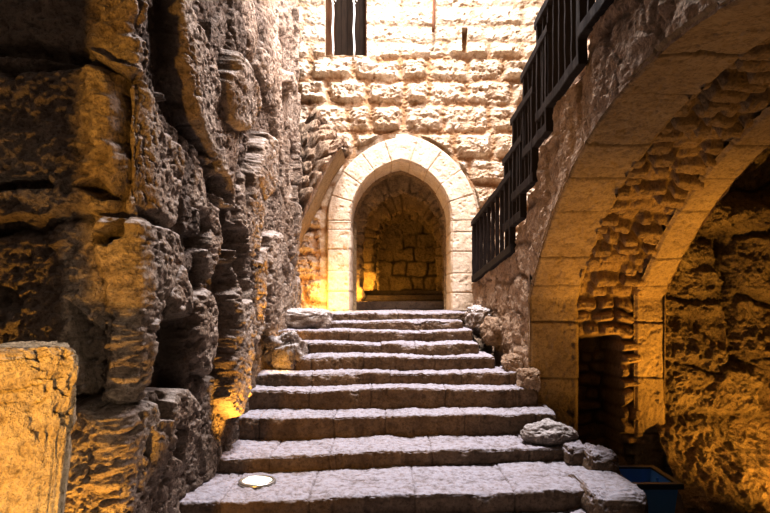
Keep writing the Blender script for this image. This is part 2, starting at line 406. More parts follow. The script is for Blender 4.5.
WX0, WX1, WZ0, WZ1 = -1.0, -0.30, 4.03, 5.6
YB = 10.30
def back_wall():
    x = np.linspace(-3.0, 3.0, 660); z = np.linspace(-0.5, 5.9, 660)
    X, Z = np.meshgrid(x, z, indexing='ij')
    P = np.stack([X, YB + 0 * X, Z], -1); N = np.zeros_like(P); N[..., 1] = -1
    rows = [-1.0, -0.1, 0.32, 0.72, 1.12, 1.48, 1.88, 2.32, 2.76, 3.22, 3.62, 3.98, 4.25, 4.52, 4.86, 5.2, 5.55, 6.2]
    e, r1, r2, lu, lv = masonry(X, Z, rows, 0.38, 0.82, 5, warp=0.06, rr=0.09)
    rb = (r1 * 7.3) % 1.0; lvm = lv - 0.15
    smooth_zone = sm(Z, 3.9, 4.25)              # finer, flatter blocks above
    rough = 1 - 0.75 * smooth_zone
    jn = 1 - sm(e, 0.0, 0.065)
    boss = sm(e, 0.03, 0.13)
    n = fbm(X, Z, 1, 4.5, 4, 0.55, seed=51)
    d = -0.03 * jn * (0.4 + 0.6 * rough)
    n2 = fbm(X, Z, 3, 2.2, 3, seed=58)
    d += rough * boss * (0.015 + 0.17 * rb ** 1.3 * (1 - sm(np.abs(lv), 0.45, 1.0)) + 0.04 * r2) * np.clip(0.95 + 0.7 * n + 0.4 * n2, 0, 2)
    ero = fbm(X, Z * 1.8, 4, 3.4, 4, 0.6, seed=59, ridge=True); d -= 0.03 * sm(ero, 0.25, 0.7) * (0.35 + 0.65 * rough)
    d += rough_disp(X, P[..., 1], Z, 52, 0.02, 0.014, 0.010, 0.016) * (0.5 + 0.5 * rough + 0.2)
    pit = fbm(X, 0, Z, 9.0, 4, 0.6, seed=57); d -= 0.045 * sm(pit, 0.05, 0.5) * (0.4 + 0.6 * rough) * sm(e, 0.01, 0.06)
    # flatten behind the arch surround and the openings
    band = inside_door(X, Z, 0.50)
    d = np.where(band, -0.03, d)
    win = (X > WX0 - 0.02) & (X < WX1 + 0.02) & (Z > WZ0)
    slit = (np.abs(X - 1.33) < 0.045) & (Z > 4.07) & (Z < 4.5)
    d = np.where(slit, -0.25, d)
    # recess left of the doorway is set back and rougher
    cut = inside_door(X, Z, 0.12) | (win & (X > WX0) & (X < WX1))
    kp = ~(cut[:-1, :-1] & cut[1:, 1:] & cut[1:, :-1] & cut[:-1, 1:])
    cav = np.clip(0.35 * jn * rough + 0.35 * jn + 0.4 * sm(ero, 0.2, 0.6) * (0.3 + 0.7 * rough) + 0.3 * sm(-n, 0.1, 0.5) * rough, 0, 1)
    cav = np.clip(np.maximum(cav, 1.0 * slit) + 0.5 * sm(pit, 0.1, 0.5), 0, 1)
    struct(surf('wall_back', P, N, d, M_back, r1, cav, keep=kp, flip=True))
back_wall()

def door_arch():
    root = thing('pointed_stone_archway', 'pale dressed stone pointed arch framing the dark passage at the stair top', 'archway', (DX, YB, -0.21))
    # front face of ring
    inn, nr = arch2d(DA, DC, DZS, DZ0, 0.0, 60, 90)
    n = len(inn); T = 26
    seg = np.concatenate([[0], np.cumsum(np.hypot(*np.diff(inn, axis=0).T))])
    w = np.where(inn[:, 0] > 0, 0.44, 0.385)
    # front face + reveal in one strip: t<0 is reveal depth, t>0 face
    for nm, kind in (('arch_ring', 0), ('jamb', 1), ('jamb', 2)):
        half = 60
        if kind == 0: sl = slice(half - 1, n - half + 1)
        elif kind == 1: sl = slice(0, half)
        else: sl = slice(n - half, n)
        A = inn[sl]; NR = nr[sl]; SG = seg[sl]; W = w[sl]
        A = np.repeat(A, 2, 0); 
        k = np.arange(len(A)) / 2.0; kk = np.clip(k, 0, len(NR) - 1)
        ip = lambda arr: np.interp(kk, np.arange(len(NR)), arr)
        ax, az, nxx, nzz, sg, ww = ip(inn[sl][:, 0]), ip(inn[sl][:, 1]), ip(NR[:, 0]), ip(NR[:, 1]), ip(SG), ip(W)
        tr = np.linspace(1, 0, 30); tf = np.linspace(0, 1, 40)[1:]
        tt = np.concatenate([-tr, tf])
        G, TT = np.meshgrid(sg, tt, indexing='ij')
        off = np.clip(TT, 0, 1) * ww[:, None]; dep = np.clip(-TT, 0, 1) * 0.92
        ch = 0.02 * np.exp(-(np.abs(TT) / 0.03) ** 2)
        x = DX + ax[:, None] + nxx[:, None] * (off + ch); z = az[:, None] + nzz[:, None] * (off + ch); y = YB - 0.05 + dep + ch
        P = np.stack([x, y, z], -1)
        face = sm(TT, -0.02, 0.02)
        N = np.stack([-nxx[:, None] * (1 - face), -face, -nzz[:, None] * (1 - face)], -1)
        step = (seg[-1] - 2 * (DZS - DZ0)) / 9.0
        if kind == 0: cuts = [seg[half] + i * step for i in range(-1, 11)]
        else: cuts = [-1] + [seg[0] + v for v in (0.32, 0.66, 1.02, 1.34)] + [9] if kind == 1 else [-1] + [seg[-1] - v for v in (1.3, 0.98, 0.62, 0.3)] + [99]
        cuts = np.array(sorted(cuts))
        ci = np.clip(np.searchsorted(cuts, G + 0.02 * fbm(x, y, z, 2, 2)) - 1, 0, len(cuts) - 2)
        dj = np.minimum(G - cuts[ci], cuts[ci + 1] - G)
        rv = np.array([random.Random(i * 7 + kind * 31).random() for i in range(len(cuts))])
        jn = 1 - sm(dj, 0.0, 0.014)
        edge = 1 - sm(1 - TT, 0.0, 0.06)
        d = -0.014 * jn + 0.012 * (rv[ci] - 0.5) - 0.03 * edge + rough_disp(x, y, z, 71, 0.012, 0.008, 0.005, 0.012)
        surf(nm, P, N, d, M_ring, rv[ci], 0.6 * jn + 0.5 * edge, root, flip=True)
    return root
door_arch()

def box(name, x0, x1, y0, y1, z0, z1, mat, parent=None, bev=0.0, wob=0.0, seed=0, origin=None, n=1):
    """bevelled box with optional wobble, subdivided n times along the longest axis"""
    import bmesh
    bm = bmesh.new(); bmesh.ops.create_cube(bm, size=1)
    bmesh.ops.scale(bm, vec=(x1 - x0, y1 - y0, z1 - z0), verts=bm.verts)
    if bev: bmesh.ops.bevel(bm, geom=bm.edges[:], offset=bev, segments=2, affect='EDGES', clamp_overlap=True)
    v = np.array([p.co for p in bm.verts]) + ((x0 + x1) / 2, (y0 + y1) / 2, (z0 + z1) / 2)
    f = [[q.index for q in fc.verts] for fc in bm.faces]; bm.free()
    if wob: v[:, 0] += wob * fbm(v[:, 0], v[:, 1], v[:, 2], 3, 2, seed=seed); v[:, 2] += wob * fbm(v[:, 0], v[:, 1], v[:, 2], 3, 2, seed=seed + 4)
    return mk(name, v, f, mat, parent, smooth=False, origin=origin)

def bar(name, p0, p1, w, h, mat, parent=None, up=(0, 0, 1), wob=0.0, seed=0):
    """rectangular timber between two points"""
    p0 = Vector(p0); p1 = Vector(p1); ax = (p1 - p0); Ln = ax.length; ax.normalize()
    s = ax.cross(Vector(up)).normalized(); u = s.cross(ax).normalized()
    n = 10; vs = []; cs = [(-.5, -.42), (-.42, -.5), (.42, -.5), (.5, -.42), (.5, .42), (.42, .5), (-.42, .5), (-.5, .42)]
    rnd = random.Random(seed)
    for i in range(n + 1):
        ox = rnd.uniform(-wob, wob); oz = rnd.uniform(-wob, wob)
        for a, b in cs: vs.append(p0 + ax * (Ln * i / n) + s * (a * w + ox) + u * (b * h + oz))
    fs = [[i * 8 + j, i * 8 + (j + 1) % 8, (i + 1) * 8 + (j + 1) % 8, (i + 1) * 8 + j] for i in range(n) for j in range(8)]
    fs.append(list(range(8))[::-1]); fs.append([n * 8 + j for j in range(8)])
    return mk(name, np.array([tuple(q) for q in vs]), fs, mat, parent, smooth=False)

def tube(name, pts, rad, mat, parent=None, seg=10, origin=None):
    pts = [Vector(p) for p in pts]; vs = []; fs = []
    for i, p in enumerate(pts):
        t = (pts[min(i + 1, len(pts) - 1)] - pts[max(i - 1, 0)]).normalized()
        a = t.cross(Vector((0.3, 1, 0.1))).normalized(); b = t.cross(a)
        for k in range(seg):
            th = 2 * PI * k / seg; vs.append(tuple(p + a * (rad * math.cos(th)) + b * (rad * math.sin(th))))
    m = len(pts)
    fs = [[i * seg + j, i * seg + (j + 1) % seg, (i + 1) * seg + (j + 1) % seg, (i + 1) * seg + j] for i in range(m - 1) for j in range(seg)]
    fs.append(list(range(seg))[::-1]); fs.append([(m - 1) * seg + j for j in range(seg)])
    return mk(name, np.array(vs), fs, mat, parent, origin=origin)

# ---- window with boards behind, frame and two white bars
def window():
    w = bpy.data.objects.new('window_1', None); C.objects.link(w); w.location = (-0.65, YB, WZ0 + ZE); w['kind'] = 'structure'
    box('reveal', WX0 - 0.12, WX0, YB + 0.02, YB + 0.45, WZ0 - 0.12, 5.9, M_back, w)
    box('reveal', WX1, WX1 + 0.12, YB + 0.02, YB + 0.45, WZ0 - 0.12, 5.9, M_back, w)
    box('sill', WX0 - 0.02, WX1 + 0.02, YB + 0.02, YB + 0.45, WZ0 - 0.12, WZ0, M_back, w, 0.02)
    box('frame', WX0, WX0 + 0.15, YB + 0.16, YB + 0.26, WZ0, 5.9, M_frame, w, 0.01)
    box('frame', WX1 - 0.04, WX1, YB + 0.16, YB + 0.26, WZ0, 5.9, M_frame, w, 0.008)
    for i in range(5):
        a = WX0 + 0.15 + i * 0.104
        box('board', a, a + 0.10, YB + 0.28 + 0.01 * (i % 2), YB + 0.32, WZ0, 5.9, M_board, w, 0.006)
    for x in (-0.865, -0.515):
        g = tube('window_bar', [(x + 0.008 * math.sin(k * 1.1), YB - 0.03, WZ0 - 0.03 + k * 0.1) for k in range(19)], 0.017, M_white)
        tag(g, 'slim white iron bar in front of the boarded window, ' + ('beside its brown timber post' if x < -0.7 else 'in front of the dark boards'), 'bar', 'white bars across the window')
        tube('scroll', [(x + 0.03 * math.cos(t) + 0.02, YB - 0.05, 4.90 + 0.035 * math.sin(t)) for t in np.linspace(0, 5, 12)], 0.009, M_white, g)
window()
tag(tube('rusty_pipe', [(0.79 + 0.004 * k, YB - 0.14, 4.36 + k * 0.15) for k in range(11)], 0.022, M_rust), 'thin rusty iron pipe running up the sunlit back wall', 'pipe')

# ================================================================== CORRIDOR BEHIND THE DOOR
def corridor():
    y = np.concatenate([np.linspace(YB + 0.80, 13.2, 150), np.linspace(13.22, 17.2, 150)])
    base, nr = arch2d(0.98, 0.05, 1.22, -0.25, 0.0, 60, 80)
    n = len(base)
    seg = np.concatenate([[0], np.cumsum(np.hypot(*np.diff(base, axis=0).T))])
    Yg, G = np.meshgrid(y, seg, indexing='ij')
    cx = 0.28 + 0.065 * (Yg - 11)
    sc = 1.12 + 0 * Yg
    X = cx + base[None, :, 0] * sc; Z = np.where(base[None, :, 1] > 1.22, 1.22 + (base[None, :, 1] - 1.22) * 1.12, base[None, :, 1]) + 0 * Yg
    P = np.stack([X, Yg, Z], -1)
    N = np.stack([-nr[None, :, 0] + 0 * Yg, 0 * Yg, -nr[None, :, 1] + 0 * Yg], -1)
    rows = np.arange(-0.2, 8, 0.21)
    e, r1, r2, lu, lv = masonry(Yg, G, rows, 0.2, 0.55, 9, warp=0.14, rr=0.07)
    jn = (1 - sm(e, 0, 0.05)) * sm(fbm(Yg, G, 0, 2, 2), -0.3, 0.3)
    d = -0.04 * jn + 0.07 * r1 + rough_disp(X, Yg, Z, 81, 0.07, 0.05, 0.015, 0.03)
    for yr, wd, dp in ((12.1, 0.22, 0.26), (14.3, 0.25, 0.34), (16.3, 0.25, 0.24)):
        d = d + dp * sm(np.abs(Yg - yr), wd + 0.04, wd - 0.02) if False else d + dp * (1 - sm(np.abs(Yg - yr), wd - 0.03, wd + 0.03))
    struct(surf('wall_corridor', P, N, d, M_corr, r1, 0.8 * jn, flip=False))
    x = np.linspace(-2.2, 2.9, 200); z = np.linspace(-0.3, 4.2, 180)
    Xe, Ze = np.meshgrid(x, z, indexing='ij')
    P = np.stack([Xe, YB + 0.80 + 0 * Xe, Ze], -1); N = np.zeros_like(P); N[..., 1] = -1
    cut = inside_door(Xe, Ze, -0.04); kp = ~(cut[:-1, :-1] & cut[1:, 1:] & cut[1:, :-1] & cut[:-1, 1:])
    struct(surf('wall_back_inner', P, N, 0.01 * fbm(Xe, Ze, 0, 5, 3), M_corr, keep=kp, flip=True))
    x = np.linspace(-1.2, 2.4, 160); z = np.linspace(-0.3, 2.6, 140)
    Xe, Ze = np.meshgrid(x, z, indexing='ij')
    P = np.stack([Xe, 17.1 + 0 * Xe, Ze * 1.15], -1); N = np.zeros_like(P); N[..., 1] = -1
    e, r1, r2, lu, lv = masonry(Xe, Ze, np.arange(-0.5, 3.2, 0.34), 0.3, 0.75, 19, warp=0.12, rr=0.08)
    jn = 1 - sm(e, 0, 0.05)
    jn = jn * sm(fbm(Xe, Ze, 3, 2.2, 3, seed=88), -0.35, 0.25); d = -0.035 * jn + 0.10 * r1 + rough_disp(Xe, P[..., 1], Ze, 83, 0.05, 0.06, 0.015, 0.03)
    struct(surf('wall_corridor_end', P, N, d, M_corr, r1, jn, flip=True))
    # floor and the two low steps inside
    x = np.linspace(-1.3, 2.2, 50); y = np.linspace(YB - 0.1, 17.3, 90)
    X, Y = np.meshgrid(x, y, indexing='ij')
    P = np.stack([X, Y, -0.22 + 0 * X], -1); N = np.zeros_like(P); N[..., 2] = 1
    struct(surf('floor_corridor', P, N, 0.015 * fbm(X, Y, 0, 3, 3), M_floor))
    t = thing('inner_steps', 'dark low stone steps inside the passage behind the pointed arch', 'steps', (0.3, 11.6, -0.22))
    box('step', -0.95, 1.5, 11.55, 17.0, -0.22, -0.06, M_floor, t, 0.02, 0.02)
    box('step', -0.95, 1.6, 12.3, 17.0, -0.06, 0.06, M_floor, t, 0.02, 0.02)
    box('step', -0.95, 1.6, 13.1, 17.0, 0.06, 0.16, M_floor, t, 0.02, 0.02)
corridor()

# ================================================================== RIGHT SIDE
AC_Y, AC_Z, AR = 3.65, -2.95, 4.39      # arch circle (depth, height)
YJ = 6.90                                # far jamb
XF = 1.61
def zarch(y): return AC_Z + np.sqrt(np.maximum(AR ** 2 - (y - AC_Y) ** 2, 0.01))
def xface(y): return np.where(y > YJ, XF - 0.047 * (y - YJ), XF)
# stepped wall top: (depth near, depth far, top height)
TOPS = [(7.44, 10.4, None), (6.97, 7.44, 0.84), (6.44, 6.97, 1.14), (5.87, 6.44, 1.54), (4.89, 5.87, 1.80), (4.2, 4.89, 2.05), (0.2, 4.2, 2.5)]
def ztop(y):
    out = np.full(np.shape(y), 2.5)
    for a, b, h in TOPS:
        m = (y >= a) & (y < b)
        if h is None: v = 0.27 + (9.9 - y) / (9.9 - 7.44) * 0.30
        else: v = h
        out = np.where(m, v, out)
    return out

def right_wall():
    # face between arch and top (one strip), and full-height wall beyond the jamb
    # part A
    y = np.linspace(0.6, YJ, 420); t = np.linspace(0, 1, 240) ** 1.2
    Y, T = np.meshgrid(y, t, indexing='ij')
    ys = np.linspace(0.6, 10.4, 2000)
    zt = ztop(ys); k = 41; zt = np.convolve(np.pad(zt, k // 2, mode='edge'), np.ones(k) / k, 'valid')
    ztf = lambda q: np.interp(q, ys, zt)
    zl = np.minimum(zarch(Y), ztf(Y) - 0.05)
    Z = zl + (ztf(Y) - zl) * T
    def face(Y, Z, edge, nm, seed, arch=False):
        X = xface(Y) + 0 * Z
        P = np.stack([X, Y, Z], -1); N = np.zeros_like(P); N[..., 0] = -1
        e, r1, r2, lu, lv = masonry(Y, Z, np.array([-3, -1.9, -1.45, -1.0, -0.6, -0.2, 0.22, 0.6, 1.0, 1.45, 1.9, 2.4, 3]), 0.35, 0.8, seed, warp=0.12, rr=0.12)
        jn = 1 - sm(e, 0, 0.06)
        amp = sm(edge, 0.0, 0.25)
        f1, f2, cid = worley(Y + 0.1 * fbm(Y, Z, 1, 2, 3), Z + 0.1 * fbm(Y, Z, 4, 2, 3), 3.2, 9)
        jn = jn * sm(fbm(Y, Z, 2, 1.5, 2, seed=5), -0.3, 0.2)
        d = (-0.035 * jn + 0.04 * (r1 - 0.5) + 0.05 * (cid - 0.5) * sm(f2 - f1, 0, 0.15)) * (0.2 + 0.8 * amp) + rough_disp(X, Y, Z, seed, 0.04, 0.022, 0.014, 0.02) * (0.4 + 0.6 * amp)
        if not arch:   # rubble bulges out toward the stair at its foot
            foot = sm(-Z, -0.3, 0.9)
            d += foot * (0.05 + 0.10 * np.clip(fbm(X, Y, Z, 2.2, 3, seed=4), 0, 1)) * sm(Y, YJ + 0.1, YJ + 0.6)
        if arch:       # ring of voussoirs along the edge: radial joints
            ang = np.arctan2(Y - AC_Y, Z - AC_Z); v = (ang * AR / 0.62) % 1.0
            rj = (1 - sm(np.minimum(v, 1 - v), 0, 0.04)) * (edge < 0.42)
            oj = 1 - sm(np.abs(edge - 0.42), 0, 0.025)
            d = d - 0.010 * np.maximum(rj, oj)
            jn = np.where(edge < 0.42, 0.6 * rj, np.maximum(jn, 0.5 * oj))
        top = sm(ztf(Y) - Z, 0.0, 0.05)
        struct(surf(nm, P, N, d, M_right, r1, 0.8 * jn, flip=False))
    rad = np.hypot(Y - AC_Y, Z - AC_Z) - AR
    face(Y, Z, rad, 'wall_right', 15, True)
    y = np.linspace(YJ, 10.4, 330); t = np.linspace(0, 1, 330)
    Y, T = np.meshgrid(y, t, indexing='ij')
    Z = -2.16 + (ztf(Y) + 2.16) * T
    face(Y, Z, Y - YJ, 'wall_right_rubble', 16)
    # top of wall / raised walkway behind the railing, stepped, and wall behind it
    y = np.linspace(0.6, 10.3, 500); x = np.linspace(0, 1, 30)
    Y, Xn = np.meshgrid(y, x, indexing='ij')
    X = xface(Y) + Xn * (2.62 - xface(Y)); Z = ztf(Y) + 0 * X
    P = np.stack([X, Y, Z], -1); N = np.zeros_like(P); N[..., 2] = 1
    struct(surf('floor_walkway', P, N, 0.02 * fbm(X, Y, Z, 4, 3), M_right, flip=True))
    y = np.linspace(0.6, 10.3, 260); z = np.linspace(0, 1, 160)
    Y, Z = np.meshgrid(y, z, indexing='ij'); Z = ztf(Y) - 0.05 + (5.9 - ztf(Y)) * Z; X = 2.66 + 0 * Y
    P = np.stack([X, Y, Z], -1); N = np.zeros_like(P); N[..., 0] = -1
    e, r1, r2, lu, lv = masonry(Y, Z, np.arange(-1, 6.5, 0.4), 0.4, 0.8, 77, warp=0.06, rr=0.1)
    d = -0.05 * (1 - sm(e, 0, 0.06)) + 0.08 * r1 + rough_disp(X, Y, Z, 78)
    struct(surf('wall_upper_right', P, N, d, M_right, r1, 1 - sm(e, 0, 0.06)))
right_wall()

def big_arch():
    root = thing('wide_stone_arch', 'broad ochre stone arch with rubble soffit opening beside the staircase', 'arch', (2.3, YJ, -2.15))
    # profile: up the jamb, then over the circle toward and past the viewer
    prof = [(YJ, z, -1.0, 0.0) for z in np.linspace(-2.15, -0.02, 210, endpoint=False)]
    a0 = math.atan2(YJ - AC_Y, -0.0 - AC_Z); a1 = math.atan2(0.6 - AC_Y, zarch(0.6) - AC_Z)
    for a in np.linspace(a0, a1, 620):
        prof.append((AC_Y + AR * math.sin(a), AC_Z + AR * math.cos(a), -math.sin(a), -math.cos(a)))
    prof = np.array(prof)
    sg = np.concatenate([[0], np.cumsum(np.hypot(np.diff(prof[:, 0]), np.diff(prof[:, 1])))])
    k = 25  # smooth the normals at the spring
    for c in (2, 3): prof[:, c] = np.convolve(np.pad(prof[:, c], k // 2, mode='edge'), np.ones(k) / k, 'valid')
    def strip(nm, x0, x1, nx, mat, fn):
        x = np.linspace(x0, x1, nx); G, X = np.meshgrid(sg, x, indexing='ij')
        Y = prof[:, 0][:, None] + 0 * X; Z = prof[:, 1][:, None] + 0 * X
        P = np.stack([X, Y, Z], -1); N = np.stack([0 * X, prof[:, 2][:, None] + 0 * X, prof[:, 3][:, None] + 0 * X], -1)
        d, tint, cav, ex = fn(G, X, Y, Z)
        surf(nm, P, N, d, mat, tint, cav, root, extra=ex, flip=True)
    rows = [-1]; rnd = random.Random(3)
    while rows[-1] < 14: rows.append(rows[-1] + rnd.uniform(0.42, 0.75))
    def ring(G, X, Y, Z, x0, x1, seed, off):
        e, r1, r2, lu, lv = masonry(X, G, rows, 20, 30, seed, warp=0.03, rr=0.05)
        jn = 1 - sm(e, 0, 0.018)
        wob = 0.05 * (r1 - 0.5)
        edge = np.minimum(X - x0, x1 - X)
        roll = 1 - sm(edge, 0, 0.04)
        d = off - 0.02 * jn + 0.02 * (r1 - 0.5) + rough_disp(X, Y, Z, seed, 0.025, 0.012, 0.006, 0.012) - 0.03 * roll
        ex = np.zeros(X.shape + (3,))
        return d, r1, 0.8 * jn, ex
    def rub(G, X, Y, Z):
        uu = X; vv = G
        e, r1, r2, lu, lv = masonry(X, G + 0.05 * fbm(X, G, 3, 3, 2), np.arange(-1, 14, 0.15), 0.15, 0.40, 8, warp=0.10, rr=0.06)
        jn = 1 - sm(e, 0, 0.045)
        keepst = sm(r2, 0.15, 0.3)
        d = -0.065 - 0.03 * jn + (0.03 + 0.07 * r1) * sm(e, 0.0, 0.05) * keepst + rough_disp(X, Y, Z, 91, 0.03, 0.018, 0.008, 0.012)
        d = d - 0.022 * lv * sm(e, 0, 0.05) * keepst
        # niche shaped and darkened in colour for the shade at the jamb foot
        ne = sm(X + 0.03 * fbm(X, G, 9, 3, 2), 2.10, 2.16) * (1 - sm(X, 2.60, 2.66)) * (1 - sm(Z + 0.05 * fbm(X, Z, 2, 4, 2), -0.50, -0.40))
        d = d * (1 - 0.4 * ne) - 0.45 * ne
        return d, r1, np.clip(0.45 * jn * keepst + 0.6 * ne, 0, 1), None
    strip('edge_voussoirs', 1.60, 2.16, 110, M_vous, lambda G, X, Y, Z: ring(G, X, Y, Z, 1.60, 2.16, 20, 0.0))
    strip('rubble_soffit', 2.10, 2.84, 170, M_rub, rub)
    strip('inner_voussoirs', 2.78, 3.12, 80, M_vous, lambda G, X, Y, Z: ring(G, X, Y, Z, 2.78, 3.12, 22, 0.0))
    return root
big_arch()

# rock wall of the chamber beyond the arch
def chamber():
    # L-shaped path: thickness of pier behind the jamb, then rock face to the right
    x = np.linspace(3.0, 7.0, 420); z = np.linspace(-2.16, 2.6, 420)
    X, Z = np.meshgrid(x, z, indexing='ij')
    Y = 7.15 + 0 * X
    P = np.stack([X, Y, Z], -1); N = np.zeros_like(P); N[..., 1] = -1
    e, r1, r2, lu, lv = masonry(X, Z, [-3, -1.35, -0.75, 0.0, 0.75, 1.3, 2, 3], 0.6, 1.3, 65, warp=0.22, rr=0.2)
    jn = 1 - sm(e, 0, 0.09)
    lo = sm(-Z, 0.2, 0.7)
    d = 0.22 * (r1 - 0.5) * (0.4 + 0.6 * (1 - lo)) - 0.08 * jn * (1 - 0.6 * lo) + 0.10 * lo + rough_disp(X, Y, Z, 66, 0.22, 0.06 + 0.0, 0.02, 0.03)
    d += 0.13 * lo * fbm(X, Y, Z, 3.2, 4, 0.6, seed=67, ridge=True)
    d += 0.75 * sm(-Z, 1.35, 2.16) + 0.10 * sm(-Z, 1.2, 1.8) * fbm(X, Y, Z, 2.5, 3, seed=98)
    d -= 0.3 * sm(X, 3.75, 4.2) * sm(Z, 1.0, 1.2)            # deep hollow high up
    struct(surf('wall_chamber', P, N, d, M_rock, r1, 0.5 * jn, flip=True))
    # side wall far right and rear ceiling
    y = np.linspace(0.4, 7.3, 120); z = np.linspace(-2.16, 2.6, 80)
    Y, Z = np.meshgrid(y, z, indexing='ij'); P = np.stack([6.6 + 0 * Y, Y, Z], -1); N = np.zeros_like(P); N[..., 0] = -1
    struct(surf('wall_chamber_side', P, N, rough_disp(P[..., 0], Y, Z, 68, 0.1, 0.05), M_rock))
    x = np.linspace(3.05, 6.7, 60); y = np.linspace(0.4, 7.3, 100)
    X, Y = np.meshgrid(x, y, indexing='ij'); P = np.stack([X, Y, 2.35 + 0 * X], -1); N = np.zeros_like(P); N[..., 2] = -1
    struct(surf('ceiling_chamber', P, N, rough_disp(X, Y, P[..., 2], 69, 0.1, 0.05), M_rock, flip=True))
    # inner face of the arch wall above the arch
    y = np.linspace(0.6, YJ + 0.3, 160); t = np.linspace(0, 1, 50)
    Y, T = np.meshgrid(y, t, indexing='ij'); zl = np.where(Y > YJ, -2.16, zarch(np.minimum(Y, YJ))); Z = zl + (2.4 - zl) * T
    P = np.stack([3.10 + 0 * Y, Y, Z], -1); N = np.zeros_like(P); N[..., 0] = 1
    struct(surf('wall_chamber_inner', P, N, rough_disp(P[..., 0], Y, Z, 70, 0.02, 0.02), M_rub, flip=True))
chamber()

# ================================================================== GROUND
def ground():
    x = np.linspace(-4, 7, 160); y = np.linspace(-2.5, 11, 180)
    X, Y = np.meshgrid(x, y, indexing='ij')
    P = np.stack([X, Y, -2.15 + 0 * X], -1); N = np.zeros_like(P); N[..., 2] = 1
    e, r1, r2, lu, lv = masonry(X, Y, np.arange(-3, 12, 0.5), 0.5, 0.9, 30, warp=0.08, rr=0.08)
    struct(surf('floor', P, N, -0.02 * (1 - sm(e, 0, 0.04)) + 0.01 * r1 - 0.01, M_floor, r1, 1 - sm(e, 0, 0.04)))
ground()

